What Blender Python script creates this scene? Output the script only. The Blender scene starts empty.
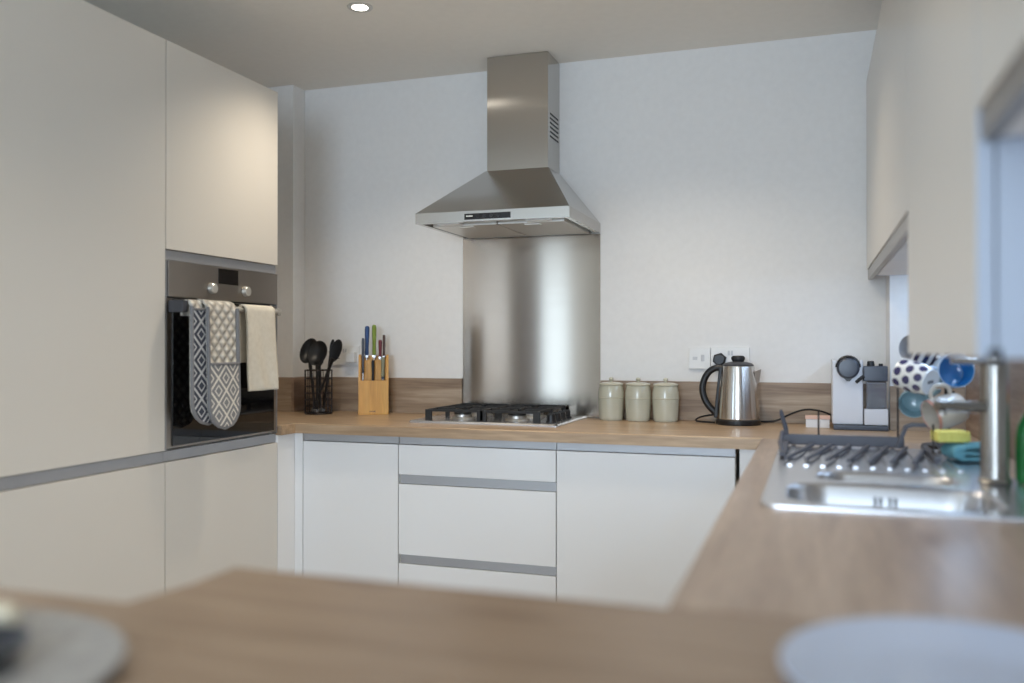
import bpy, bmesh, math, random
from mathutils import Vector, Matrix, Quaternion
random.seed(7)
PI = math.pi
scene = bpy.context.scene
COL = scene.collection

# ------------------------------------------------------------------ materials
def srgb(r, g, b):
    f = lambda c: (c / 255 / 12.92) if c / 255 <= 0.04045 else ((c / 255 + 0.055) / 1.055) ** 2.4
    return (f(r), f(g), f(b), 1)

def mat(name, col, rough=0.5, metal=0.0, **kw):
    m = bpy.data.materials.new(name); m.use_nodes = True
    b = m.node_tree.nodes['Principled BSDF']
    b.inputs['Base Color'].default_value = col
    b.inputs['Roughness'].default_value = rough
    b.inputs['Metallic'].default_value = metal
    for k, v in kw.items():
        b.inputs[k.replace('_', ' ')].default_value = v
    return m

def nd(m, t, **kw):
    n = m.node_tree.nodes.new(t)
    for k, v in kw.items(): setattr(n, k, v)
    return n

def lk(m, a, b): m.node_tree.links.new(a, b)

def bsdf(m): return m.node_tree.nodes['Principled BSDF']

def noise_tint(m, scale, amount, c1, c2, bump=0.0, stretch=(1, 1, 1), detail=4):
    tc = nd(m, 'ShaderNodeTexCoord'); mp = nd(m, 'ShaderNodeMapping'); mp.inputs['Scale'].default_value = stretch
    n = nd(m, 'ShaderNodeTexNoise'); n.inputs['Scale'].default_value = scale; n.inputs['Detail'].default_value = detail
    lk(m, tc.outputs['Object'], mp.inputs['Vector']); lk(m, mp.outputs[0], n.inputs['Vector'])
    r = nd(m, 'ShaderNodeValToRGB')
    r.color_ramp.elements[0].position = 0.5 - amount; r.color_ramp.elements[1].position = 0.5 + amount
    r.color_ramp.elements[0].color = c1; r.color_ramp.elements[1].color = c2
    lk(m, n.outputs[0], r.inputs[0]); lk(m, r.outputs[0], bsdf(m).inputs['Base Color'])
    if bump:
        b = nd(m, 'ShaderNodeBump'); b.inputs['Strength'].default_value = bump; b.inputs['Distance'].default_value = 0.002
        lk(m, n.outputs[0], b.inputs['Height']); lk(m, b.outputs[0], bsdf(m).inputs['Normal'])
    return m

def wood(name, dark, mid, light, axis='X', rough=0.42, seed=0.0):
    """oak-look laminate, grain running along one axis"""
    m = mat(name, mid, rough)
    tc = nd(m, 'ShaderNodeTexCoord')
    mp = nd(m, 'ShaderNodeMapping')
    s = {'X': (1.1, 15, 15), 'Y': (15, 1.1, 15), 'Z': (15, 15, 1.1)}[axis]
    mp.inputs['Scale'].default_value = s; mp.inputs['Location'].default_value = (seed, seed * 1.7, seed * .6)
    lk(m, tc.outputs['Object'], mp.inputs['Vector'])
    n1 = nd(m, 'ShaderNodeTexNoise'); n1.inputs['Scale'].default_value = 1.6; n1.inputs['Detail'].default_value = 6; n1.inputs['Distortion'].default_value = 0.5
    lk(m, mp.outputs[0], n1.inputs['Vector'])
    n2 = nd(m, 'ShaderNodeTexNoise'); n2.inputs['Scale'].default_value = 9; n2.inputs['Detail'].default_value = 5
    lk(m, mp.outputs[0], n2.inputs['Vector'])
    r1 = nd(m, 'ShaderNodeValToRGB')
    e = r1.color_ramp.elements
    e[0].position = 0.30; e[0].color = dark; e[1].position = 0.72; e[1].color = light
    k = e.new(0.5); k.color = mid
    lk(m, n1.outputs[0], r1.inputs[0])
    # fine fibres
    r2 = nd(m, 'ShaderNodeValToRGB'); r2.color_ramp.elements[0].position = .3; r2.color_ramp.elements[1].position = .7
    r2.color_ramp.elements[0].color = (.80, .78, .76, 1); r2.color_ramp.elements[1].color = (1.05, 1.05, 1.05, 1)
    lk(m, n2.outputs[0], r2.inputs[0])
    mx = nd(m, 'ShaderNodeMix', data_type='RGBA', blend_type='MULTIPLY'); mx.inputs[0].default_value = 1
    lk(m, r1.outputs[0], mx.inputs[6]); lk(m, r2.outputs[0], mx.inputs[7])
    # sparse dark knots
    v = nd(m, 'ShaderNodeTexVoronoi'); v.inputs['Scale'].default_value = 1.5
    mp2 = nd(m, 'ShaderNodeMapping'); mp2.inputs['Scale'].default_value = {'X': (1.0, 4, 4), 'Y': (4, 1.0, 4), 'Z': (4, 4, 1)}[axis]
    mp2.inputs['Location'].default_value = (seed * 3 + .3, .7, seed)
    lk(m, tc.outputs['Object'], mp2.inputs['Vector']); lk(m, mp2.outputs[0], v.inputs['Vector'])
    r3 = nd(m, 'ShaderNodeValToRGB'); r3.color_ramp.elements[0].position = 0.02; r3.color_ramp.elements[1].position = 0.13
    r3.color_ramp.elements[0].color = (.45, .36, .30, 1); r3.color_ramp.elements[1].color = (1, 1, 1, 1)
    lk(m, v.outputs['Distance'], r3.inputs[0])
    mx2 = nd(m, 'ShaderNodeMix', data_type='RGBA', blend_type='MULTIPLY'); mx2.inputs[0].default_value = .8
    lk(m, mx.outputs[2], mx2.inputs[6]); lk(m, r3.outputs[0], mx2.inputs[7])
    lk(m, mx2.outputs[2], bsdf(m).inputs['Base Color'])
    b = nd(m, 'ShaderNodeBump'); b.inputs['Strength'].default_value = .08; b.inputs['Distance'].default_value = .001
    lk(m, n2.outputs[0], b.inputs['Height']); lk(m, b.outputs[0], bsdf(m).inputs['Normal'])
    return m

def steel(name, col, rough, aniso=0.0, tangent=None, streak=None):
    m = mat(name, col, rough, 1.0)
    if aniso:
        bsdf(m).inputs['Anisotropic'].default_value = aniso
        c = nd(m, 'ShaderNodeCombineXYZ')
        for i in range(3): c.inputs[i].default_value = tangent[i]
        lk(m, c.outputs[0], bsdf(m).inputs['Tangent'])
    if streak:
        tc = nd(m, 'ShaderNodeTexCoord'); mp = nd(m, 'ShaderNodeMapping'); mp.inputs['Scale'].default_value = streak
        lk(m, tc.outputs['Object'], mp.inputs['Vector'])
        n = nd(m, 'ShaderNodeTexNoise'); n.inputs['Scale'].default_value = 1; n.inputs['Detail'].default_value = 3
        lk(m, mp.outputs[0], n.inputs['Vector'])
        r = nd(m, 'ShaderNodeMapRange'); r.inputs[3].default_value = rough * .8; r.inputs[4].default_value = rough * 1.25
        lk(m, n.outputs[0], r.inputs[0]); lk(m, r.outputs[0], bsdf(m).inputs['Roughness'])
    return m

M = {}
M['wall'] = noise_tint(mat('painted_plaster', srgb(226, 224, 220), .85), 40, .3, srgb(228, 228, 227), srgb(233, 233, 232), bump=.03)
M['ceiling'] = noise_tint(mat('painted_ceiling', srgb(236, 233, 226), .9), 30, .3, srgb(234, 231, 224), srgb(238, 235, 228))
M['floor'] = wood('floor_planks', srgb(170, 158, 144), srgb(184, 172, 158), srgb(196, 186, 172), 'X', .45, 4)
M['white'] = mat('white_satin_door', srgb(218, 213, 204), .32, Coat_Weight=.25, Coat_Roughness=.15)
M['whitelow'] = mat('white_lacquer_door', srgb(238, 239, 240), .28, Coat_Weight=.25, Coat_Roughness=.12)
M['carcass'] = mat('white_carcass', srgb(232, 229, 222), .45)
M['edge'] = mat('daylight_tinted_side', srgb(172, 181, 196), .45)  # white cabinet sides, with the cool window daylight put into the colour
M['rail'] = mat('anodised_grey_rail', srgb(176, 177, 180), .42, .75)
M['plinth'] = mat('plinth_white', srgb(205, 203, 198), .5)
M['wood_x'] = wood('oak_worktop_lengthwise', srgb(160, 134, 106), srgb(178, 152, 123), srgb(194, 168, 138), 'X', .32, .4)
M['wood_y'] = wood('oak_worktop_sink_run', srgb(154, 133, 116), srgb(170, 150, 132), srgb(187, 167, 150), 'Y', .30, 2.2)
M['wood_bar'] = wood('oak_breakfast_bar', srgb(134, 112, 92), srgb(149, 127, 106), srgb(163, 142, 121), 'X', .34, 5.1)
M['wood_up'] = wood('oak_upstand', srgb(122, 101, 84), srgb(160, 140, 119), srgb(186, 168, 147), 'X', .5, 7.3)
M['wood_upy'] = wood('oak_splash_panel', srgb(128, 106, 90), srgb(150, 127, 110), srgb(170, 148, 130), 'Y', .5, 3.3)
M['steel_h'] = steel('brushed_steel_splashback', (.38, .325, .27, 1), .15, .95, (0, 0, 1), (3, 3, 300))
M['steel_hood'] = steel('brushed_steel_hood', (.54, .52, .49, 1), .20, .92, (.9, .4, .06))
M['steel_oven'] = steel('oven_steel', (.38, .345, .31, 1), .36, .7, (.04, .03, 1), (3, 3, 260))
M['steel_v'] = steel('brushed_steel_kettle', (.66, .63, .60, 1), .20, .9, (0, 0, 1))
M['steel_sink'] = steel('sink_steel', (.66, .67, .70, 1), .26)
M['chrome'] = steel('brushed_chrome_tap', (.42, .40, .37, 1), .27)
M['filter'] = steel('hood_filter_mesh', (.72, .70, .66, 1), .45)
M['black'] = mat('black_plastic', srgb(24, 24, 26), .38)
M['castiron'] = mat('black_cast_iron', srgb(26, 26, 27), .55)
M['blackglass'] = mat('black_oven_glass', srgb(9, 9, 11), .05, Coat_Weight=.3)
M['display'] = mat('dark_display', srgb(16, 14, 15), .12)
M['darkgrey'] = mat('dark_grey_plastic', srgb(62, 63, 68), .45)
M['rackgrey'] = mat('grey_rack_plastic', srgb(78, 80, 90), .45)
M['knob'] = mat('satin_knob', srgb(206, 203, 196), .3, .6)
M['burner'] = mat('burner_alloy', srgb(190, 186, 180), .35, .9)
M['capblack'] = mat('enamel_burner_cap', srgb(20, 20, 21), .4)
M['plastic'] = mat('white_socket_plastic', srgb(228, 228, 226), .35)
M['slot'] = mat('socket_slot', srgb(40, 40, 42), .6)
M['switchgrey'] = mat('switch_grey', srgb(196, 197, 199), .4)  # slightly greyer than the socket plates
M['celadon'] = noise_tint(mat('sage_glazed_ceramic', srgb(190, 188, 170), .22, Coat_Weight=.5, Coat_Roughness=.08), 9, .25, srgb(182, 181, 163), srgb(196, 194, 177))
M['celadon_lid'] = mat('pale_glazed_lid', srgb(192, 188, 168), .2, Coat_Weight=.5)
M['bamboo'] = wood('bamboo_block', srgb(196, 140, 58), srgb(212, 158, 74), srgb(224, 174, 92), 'Z', .4, 1.3)
M['wire'] = mat('dark_wire', srgb(48, 42, 42), .45, .5)
M['nylon'] = mat('black_nylon', srgb(26, 26, 28), .42)
M['greytip'] = mat('grey_end_cap', srgb(120, 118, 116), .4)
M['cream'] = noise_tint(mat('cream_towel_cloth', srgb(224, 216, 200), .95), 60, .3, srgb(216, 208, 191), srgb(230, 223, 208), bump=.25)
M['binding'] = mat('grey_bias_binding', srgb(128, 128, 130), .95)
M['rubber'] = mat('black_cable', srgb(22, 20, 20), .5)
M['cmwhite'] = mat('coffee_machine_silver_white', srgb(206, 208, 214), .32)
M['clear'] = mat('clear_container', srgb(200, 208, 222), .06, Transmission_Weight=.85, IOR=1.3)
M['cmblue'] = mat('dark_slate_plastic', srgb(58, 64, 76), .32)
M['pink'] = mat('pale_pink_card', srgb(226, 190, 174), .6)
M['card'] = mat('white_card', srgb(232, 232, 234), .6)
M['teal'] = noise_tint(mat('teal_cloth', srgb(92, 150, 166), .95), 50, .3, srgb(78, 138, 156), srgb(112, 166, 180), bump=.4)
M['sponge'] = noise_tint(mat('yellow_sponge', srgb(222, 214, 112), .95), 120, .3, srgb(210, 200, 96), srgb(230, 224, 132), bump=.4)
M['ragwhite'] = noise_tint(mat('white_rag', srgb(214, 222, 226), .95), 50, .3, srgb(200, 210, 216), srgb(226, 232, 234), bump=.3)
M['bottle'] = mat('green_bottle', srgb(20, 112, 48), .22, Coat_Weight=.4)
M['orange'] = mat('orange_neck', srgb(226, 150, 40), .4)
M['redcap'] = mat('red_cap', srgb(196, 48, 70), .35)
M['lilac'] = mat('lilac_cap_top', srgb(206, 176, 206), .35)
M['mugwhite'] = mat('white_glaze', srgb(226, 228, 232), .18, Coat_Weight=.5)
M['mugblue'] = mat('blue_glaze', srgb(66, 150, 208), .16, Coat_Weight=.5)
M['mugpale'] = mat('pale_blue_glaze', srgb(176, 200, 222), .2, Coat_Weight=.5)
M['mugteal'] = mat('duck_egg_glaze', srgb(158, 190, 198), .2, Coat_Weight=.5)
M['mugcream'] = noise_tint(mat('cream_glaze', srgb(206, 198, 186), .22, Coat_Weight=.4), 14, .25, srgb(196, 186, 172), srgb(214, 208, 198))
M['mugpink'] = mat('pink_rim_glaze', srgb(206, 150, 134), .25)
M['muggrey'] = mat('grey_glaze', srgb(176, 178, 184), .25)
M['footgrey'] = mat('unglazed_foot', srgb(222, 228, 236), .4)
M['navy'] = mat('navy_glaze', srgb(40, 44, 92), .2)
M['platewhite'] = mat('pale_blue_white_glaze', srgb(182, 194, 216), .3, Coat_Weight=.3)
M['greyplate'] = noise_tint(mat('speckled_grey_stoneware', srgb(150, 148, 146), .5), 60, .2, srgb(140, 138, 136), srgb(160, 158, 155))
M['charcoal'] = mat('charcoal_glaze', srgb(40, 42, 48), .3)
M['creampot'] = mat('cream_glaze_cup', srgb(216, 210, 190), .35)
M['glass'] = mat('window_glass', (1, 1, 1, 1), .02, Transmission_Weight=1.0, IOR=1.1)
M['upvc'] = mat('white_window_frame', srgb(225, 226, 228), .4)
M['brown'] = wood('dark_brown_door', srgb(66, 46, 36), srgb(84, 60, 46), srgb(98, 72, 56), 'Z', .5, 2)
for k, c in dict(hblue=(44, 76, 128), hgreen=(122, 144, 44), hmaroon=(116, 42, 50), hslate=(72, 80, 94), hblack=(30, 30, 32), hbrown=(78, 56, 48), hsage=(140, 142, 118)).items():
    M[k] = mat('knife_' + k[1:] + '_grip', srgb(*c), .4)

def emission(name, col, s):
    m = bpy.data.materials.new(name); m.use_nodes = True; t = m.node_tree
    t.nodes.remove(t.nodes['Principled BSDF'])
    e = t.nodes.new('ShaderNodeEmission'); e.inputs[0].default_value = col; e.inputs[1].default_value = s
    t.links.new(e.outputs[0], t.nodes['Material Output'].inputs[0]); return m
M['lamp'] = emission('lamp_glow', (1, .93, .82, 1), 14)

def mathn(m, op, a, b=None):
    n = nd(m, 'ShaderNodeMath', operation=op)
    for i, x in enumerate((a, b)):
        if x is None: continue
        if isinstance(x, (int, float)): n.inputs[i].default_value = x
        else: lk(m, x, n.inputs[i])
    return n.outputs[0]

def lattice(name, base, line, ku, kv, inner=True):
    """ogee / diamond lattice woven pattern from the cloth's own UVs (metres)"""
    m = mat(name, base, .95)
    uv = nd(m, 'ShaderNodeUVMap'); sp = nd(m, 'ShaderNodeSeparateXYZ'); lk(m, uv.outputs[0], sp.inputs[0])
    tri = lambda x, k: mathn(m, 'SUBTRACT', mathn(m, 'MULTIPLY', mathn(m, 'ABSOLUTE', mathn(m, 'SUBTRACT', mathn(m, 'FRACT', mathn(m, 'ADD', mathn(m, 'MULTIPLY', x, k), 50.0)), .5)), 4.0), 1.0)
    cu = tri(sp.outputs[0], ku); cv = tri(sp.outputs[1], kv)
    s = mathn(m, 'ADD', cu, cv)
    a = mathn(m, 'LESS_THAN', mathn(m, 'ABSOLUTE', s), .26)
    d = mathn(m, 'ABSOLUTE', mathn(m, 'SUBTRACT', mathn(m, 'ABSOLUTE', s), 1.15))
    ring = mathn(m, 'LESS_THAN', d, .16)
    f = mathn(m, 'MAXIMUM', a, ring) if inner else a
    mx = nd(m, 'ShaderNodeMix', data_type='RGBA'); lk(m, f, mx.inputs[0])
    mx.inputs[6].default_value = base; mx.inputs[7].default_value = line
    lk(m, mx.outputs[2], bsdf(m).inputs['Base Color'])
    return m
M['pat_front'] = lattice('patterned_pocket_cloth', srgb(132, 132, 134), srgb(226, 221, 210), 13.6, 12.5)
M['pat_dark'] = lattice('dark_patterned_pocket_cloth', srgb(62, 66, 78), srgb(196, 196, 196), 13.6, 12.5)

def quilt():
    m = mat('quilted_white_cloth', srgb(226, 220, 208), .95)
    uv = nd(m, 'ShaderNodeUVMap'); sp = nd(m, 'ShaderNodeSeparateXYZ'); lk(m, uv.outputs[0], sp.inputs[0])
    p = mathn(m, 'ADD', sp.outputs[0], sp.outputs[1]); q = mathn(m, 'SUBTRACT', sp.outputs[0], sp.outputs[1])
    a = mathn(m, 'ABSOLUTE', mathn(m, 'SINE', mathn(m, 'MULTIPLY', p, 75)))
    b = mathn(m, 'ABSOLUTE', mathn(m, 'SINE', mathn(m, 'MULTIPLY', q, 75)))
    h = mathn(m, 'MULTIPLY', a, b)
    bp = nd(m, 'ShaderNodeBump'); bp.inputs['Strength'].default_value = 1; bp.inputs['Distance'].default_value = .008
    lk(m, h, bp.inputs['Height']); lk(m, bp.outputs[0], bsdf(m).inputs['Normal'])
    r = nd(m, 'ShaderNodeMix', data_type='RGBA'); lk(m, h, r.inputs[0])
    r.inputs[6].default_value = srgb(176, 170, 160); r.inputs[7].default_value = srgb(230, 225, 214)
    lk(m, r.outputs[2], bsdf(m).inputs['Base Color'])
    return m
M['quilt'] = quilt()

def polka():
    m = mat('polka_dot_glaze', srgb(232, 232, 226), .18, Coat_Weight=.5)
    tc = nd(m, 'ShaderNodeTexCoord'); sp = nd(m, 'ShaderNodeSeparateXYZ'); lk(m, tc.outputs['Object'], sp.inputs[0])
    th = mathn(m, 'ARCTAN2', sp.outputs[1], sp.outputs[0])
    u = mathn(m, 'MULTIPLY', th, 8 / (2 * PI)); v = mathn(m, 'MULTIPLY', sp.outputs[2], 1 / .030)
    row = mathn(m, 'FLOOR', v); odd = mathn(m, 'MODULO', row, 2.0)
    u2 = mathn(m, 'ADD', u, mathn(m, 'MULTIPLY', odd, .5))
    fu = mathn(m, 'SUBTRACT', mathn(m, 'FRACT', mathn(m, 'ADD', u2, 20.0)), .5)
    fv = mathn(m, 'SUBTRACT', mathn(m, 'FRACT', v), .5)
    d = mathn(m, 'SQRT', mathn(m, 'ADD', mathn(m, 'MULTIPLY', fu, fu), mathn(m, 'MULTIPLY', fv, fv)))
    f = mathn(m, 'LESS_THAN', d, .36)
    mx = nd(m, 'ShaderNodeMix', data_type='RGBA'); lk(m, f, mx.inputs[0])
    mx.inputs[6].default_value = srgb(230, 230, 226); mx.inputs[7].default_value = srgb(58, 56, 96)
    lk(m, mx.outputs[2], bsdf(m).inputs['Base Color']); return m
M['polka'] = polka()

def stripes():
    m = mat('navy_striped_glaze', srgb(40, 44, 92), .18, Coat_Weight=.5)
    tc = nd(m, 'ShaderNodeTexCoord'); sp = nd(m, 'ShaderNodeSeparateXYZ'); lk(m, tc.outputs['Object'], sp.inputs[0])
    th = mathn(m, 'ARCTAN2', sp.outputs[1], sp.outputs[0])
    f = mathn(m, 'GREATER_THAN', mathn(m, 'SINE', mathn(m, 'MULTIPLY', th, 9.0)), .1)
    mx = nd(m, 'ShaderNodeMix', data_type='RGBA'); lk(m, f, mx.inputs[0])
    mx.inputs[6].default_value = srgb(34, 38, 84); mx.inputs[7].default_value = srgb(214, 218, 226)
    lk(m, mx.outputs[2], bsdf(m).inputs['Base Color']); return m
M['stripes'] = stripes()

# ------------------------------------------------------------------ mesh building
class MB:
    def __init__(s, o=(0, 0, 0)): s.bm = bmesh.new(); s.o = Vector(o); s.uv = None
    def _V(s, p): return s.bm.verts.new(Vector(p) - s.o)
    def box(s, x0, x1, y0, y1, z0, z1, bev=0.0, seg=2):
        t = bmesh.new(); bmesh.ops.create_cube(t, size=1)
        for v in t.verts:
            v.co = Vector(((x0 + x1) / 2 + v.co.x * (x1 - x0), (y0 + y1) / 2 + v.co.y * (y1 - y0), (z0 + z1) / 2 + v.co.z * (z1 - z0)))
        if bev: bmesh.ops.bevel(t, geom=t.edges[:], offset=bev, segments=seg, profile=.6, affect='EDGES')
        return s._merge(t)
    def _merge(s, t, mtx=None):
        mp = {}
        for v in t.verts: mp[v] = s._V(mtx @ v.co if mtx else v.co)
        for f in t.faces:
            try: s.bm.faces.new([mp[v] for v in f.verts])
            except ValueError: pass
        t.free(); return s
    def rbox(s, c, size, rot, bev=0.0):
        t = bmesh.new(); bmesh.ops.create_cube(t, size=1)
        for v in t.verts: v.co = Vector((v.co.x * size[0], v.co.y * size[1], v.co.z * size[2]))
        if bev: bmesh.ops.bevel(t, geom=t.edges[:], offset=bev, segments=2, profile=.6, affect='EDGES')
        return s._merge(t, Matrix.Translation(c) @ rot.to_matrix().to_4x4())
    def lathe(s, c, prof, n=40, q=None, sx=1, sy=1):
        c = Vector(c); rings = []
        for r, z in prof:
            if r < 1e-6: p = Vector((0, 0, z)); rings.append([s._V(c + (q @ p if q else p))]); continue
            ring = []
            for k in range(n):
                a = 2 * PI * k / n; p = Vector((r * sx * math.cos(a), r * sy * math.sin(a), z))
                ring.append(s._V(c + (q @ p if q else p)))
            rings.append(ring)
        for a, b in zip(rings, rings[1:]):
            if len(a) == 1 and len(b) == 1: continue
            for k in range(n):
                j = (k + 1) % n
                if len(a) == 1: s.bm.faces.new((a[0], b[j], b[k])[::-1] if False else (a[0], b[k], b[j]))
                elif len(b) == 1: s.bm.faces.new((a[k], b[0], a[j]))
                else: s.bm.faces.new((a[k], b[k], b[j], a[j]))
        return s
    def cyl(s, p0, p1, r0, r1=None, n=24, bev=0.0):
        p0 = Vector(p0); p1 = Vector(p1); d = p1 - p0; L = d.length
        q = Vector((0, 0, 1)).rotation_difference(d.normalized()); r1 = r0 if r1 is None else r1
        b = bev
        prof = [(0, 0), (r0 - b, 0), (r0, b), (r1, L - b), (r1 - b, L), (0, L)] if b else [(0, 0), (r0, 0), (r1, L), (0, L)]
        return s.lathe(p0, prof, n, q)
    def tube(s, pts, r, n=10, closed=False, flat=1.0, smooth=0):
        pts = [Vector(p) for p in pts]
        for _ in range(smooth):
            q = []; m = len(pts)
            rng = range(m) if closed else range(m - 1)
            if not closed: q.append(pts[0])
            for i in rng:
                a, b = pts[i], pts[(i + 1) % m]; q += [a * .75 + b * .25, a * .25 + b * .75]
            if not closed: q.append(pts[-1])
            pts = q
        m = len(pts); rings = []; up = None
        for i, p in enumerate(pts):
            if closed: t = pts[(i + 1) % m] - pts[i - 1]
            else: t = pts[min(i + 1, m - 1)] - pts[max(i - 1, 0)]
            t.normalize()
            if up is None: up = t.orthogonal().normalized()
            up = (up - t * up.dot(t)).normalized(); sd = t.cross(up)
            rr = r[i] if isinstance(r, (list, tuple)) and len(r) == m else (r if not isinstance(r, (list, tuple)) else r[0])
            rings.append([s._V(p + (up * math.cos(2 * PI * k / n) * flat + sd * math.sin(2 * PI * k / n)) * rr) for k in range(n)])
        for i in range(m if closed else m - 1):
            a, b = rings[i], rings[(i + 1) % m]
            for k in range(n):
                j = (k + 1) % n; s.bm.faces.new((a[k], a[j], b[j], b[k]))
        if not closed: s.bm.faces.new(rings[0][::-1]); s.bm.faces.new(rings[-1])
        return s
    def loft(s, loops, cap0=True, cap1=True):
        R = [[s._V(p) for p in l] for l in loops]; n = len(R[0])
        for a, b in zip(R, R[1:]):
            for k in range(n):
                j = (k + 1) % n; s.bm.faces.new((a[k], a[j], b[j], b[k]))
        if cap0: s.bm.faces.new(R[0][::-1])
        if cap1: s.bm.faces.new(R[-1])
        return s
    def plate(s, outer, holes, z0, z1, bev=0.0):
        """flat slab with holes, outline points in XY (outer counter-clockwise)"""
        t = bmesh.new()
        for lp in [outer] + holes:
            vs = [t.verts.new((p[0], p[1], z0)) for p in lp]
            for a, b in zip(vs, vs[1:] + vs[:1]): t.edges.new((a, b))
        bmesh.ops.triangle_fill(t, use_beauty=True, use_dissolve=False, edges=t.edges[:])
        bmesh.ops.recalc_face_normals(t, faces=t.faces[:])
        ex = bmesh.ops.extrude_face_region(t, geom=t.faces[:])
        for g in ex['geom']:
            if isinstance(g, bmesh.types.BMVert): g.co.z = z1
        bmesh.ops.dissolve_limit(t, angle_limit=.01, verts=t.verts[:], edges=t.edges[:])
        bmesh.ops.recalc_face_normals(t, faces=t.faces[:])
        if bev:
            ed = [e for e in t.edges if abs(e.verts[0].co.z - z1) < 1e-6 and abs(e.verts[1].co.z - z1) < 1e-6 and len(e.link_faces) == 2 and any(abs(f.normal.z) < .1 for f in e.link_faces)]
            bmesh.ops.bevel(t, geom=ed, offset=bev, segments=3, profile=.5, affect='EDGES')
        return s._merge(t)
    def strip(s, rows, thick=0.0, uvs=None):
        """open grid of points; uvs the same shape"""
        uvl = s.bm.loops.layers.uv.verify() if uvs else None
        V = [[s._V(p) for p in r] for r in rows]
        for i in range(len(V) - 1):
            for j in range(len(V[0]) - 1):
                f = s.bm.faces.new((V[i][j], V[i][j + 1], V[i + 1][j + 1], V[i + 1][j]))
                if uvs:
                    for l, (a, b) in zip(f.loops, ((i, j), (i, j + 1), (i + 1, j + 1), (i + 1, j))): l[uvl].uv = uvs[a][b]
        return s
    def build(s, name, m, parent=None, sharp=32, recalc=True, solid=0.0, sub=0):
        if recalc: bmesh.ops.recalc_face_normals(s.bm, faces=s.bm.faces[:])
        me = bpy.data.meshes.new(name); s.bm.to_mesh(me); s.bm.free()
        for p in me.polygons: p.use_smooth = True
        me.set_sharp_from_angle(angle=math.radians(sharp))
        me.materials.append(m)
        o = bpy.data.objects.new(name, me); COL.objects.link(o)
        if solid:
            md = o.modifiers.new('cloth', 'SOLIDIFY'); md.thickness = solid; md.offset = 0
        if sub:
            md = o.modifiers.new('smooth', 'SUBSURF'); md.levels = sub; md.render_levels = sub
        if not solid and not sub:
            wn = o.modifiers.new('flat_faces', 'WEIGHTED_NORMAL'); wn.keep_sharp = True; wn.weight = 90
        if parent is not None: o.parent = parent
        else: o.location = s.o
        return o

def tag(o, label, cat, group=None):
    o['label'] = label; o['category'] = cat
    if group: o['group'] = group
    return o
def thing(name, label, cat, loc, group=None):
    o = bpy.data.objects.new(name, None); o.empty_display_size = .05; COL.objects.link(o); o.location = loc
    tag(o, label, cat, group); return o
def struct(name, mb, m):
    o = mb.build(name, m); o['kind'] = 'structure'; return o
def dup(root, loc, label):
    r = root.copy(); COL.objects.link(r); r.location = loc; r['label'] = label
    for ch in list(root.children):
        c = ch.copy(); COL.objects.link(c); c.parent = r
        for g in list(ch.children):
            d = g.copy(); COL.objects.link(d); d.parent = c
    return r

def rrect(x0, x1, y0, y1, r, n=6):
    pts = []
    for cx, cy, a0 in ((x1 - r, y0 + r, -PI / 2), (x1 - r, y1 - r, 0), (x0 + r, y1 - r, PI / 2), (x0 + r, y0 + r, PI)):
        for k in range(n + 1):
            a = a0 + PI / 2 * k / n; pts.append((cx + r * math.cos(a), cy + r * math.sin(a)))
    return pts

# ------------------------------------------------------------------ the room
XL, XR, YB, YR, ZC = -2.46, 0.50, 3.53, -3.2, 2.37
ZW = 0.91                      # worktop height
struct('floor', MB().box(XL - .1, XR + .1, YR - .1, YB + .1, -.1, 0), M['floor'])
struct('ceiling', MB().box(XL - .1, XR + .1, YR - .1, YB + .1, ZC, ZC + .1), M['ceiling'])
struct('wall_back', MB().box(XL - .1, XR + .1, YB, YB + .1, 0, ZC), M['wall'])
def wall_with_opening(name, axis, w, lo, hi, o0, o1, oz0, oz1, t):
    b = MB()
    def add(a0, a1, z0, z1):
        if a1 - a0 < 1e-4 or z1 - z0 < 1e-4: return
        if axis == 'X': b.box(min(w, w + t), max(w, w + t), a0, a1, z0, z1)
        else: b.box(a0, a1, min(w, w + t), max(w, w + t), z0, z1)
    add(lo, o0, 0, ZC); add(o1, hi, 0, ZC); add(o0, o1, 0, oz0); add(o0, o1, oz1, ZC)
    return struct(name, b, M['wall'])
LW = (-2.15, -1.0, .05, 2.1)      # glazed door in the wall on the left, behind the camera
BW = (-.95, .38, .85, 2.12)        # window in the rear wall, behind the camera
wall_with_opening('wall_left', 'X', XL, YR - .1, YB + .1, *LW, -.1)
struct('wall_right', MB().box(XR, XR + .1, YR - .1, YB + .1, 0, ZC), M['wall'])
wall_with_opening('wall_rear', 'Y', YR, XL - .1, XR + .1, *BW, -.1)
def frame_bars(b, box, u0, u1, z0, z1, f, mullion):
    box(u0, u1, z0, z0 + f); box(u0, u1, z1 - f, z1); box(u0, u0 + f, z0 + f, z1 - f); box(u1 - f, u1, z0 + f, z1 - f)
    if mullion: box((u0 + u1 - f) / 2, (u0 + u1 + f) / 2, z0 + f, z1 - f)
b = MB(); frame_bars(b, lambda a, c, z0, z1: b.box(XL - .025, XL - .002, a, c, z0, z1), *LW, .05, False); struct('door_1', b, M['upvc'])
b = MB(); frame_bars(b, lambda a, c, z0, z1: b.box(a, c, YR - .03, YR - .002, z0, z1), *BW, .06, True); struct('window_1', b, M['upvc'])
# plain dark wooden internal door beside the glazed one
struct('door_2', MB().box(XL + .001, XL + .03, -.96, -.26, 0, 2.05, .003), M['brown'])
# pipe boxings in the two far corners
struct('trim_1', MB().box(XL + .001, -2.2, 3.432, YB - .001, 0, ZC - .001), M['wall'])
struct('trim_2', MB().box(.25, XR - .001, 3.345, YB - .001, 0, ZC - .001), M['wall'])
# baseboards behind the camera
struct('baseboard_rear', MB().box(XL + .01, XR - .01, YR + .001, YR + .016, 0, .1, .003), M['upvc'])

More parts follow.
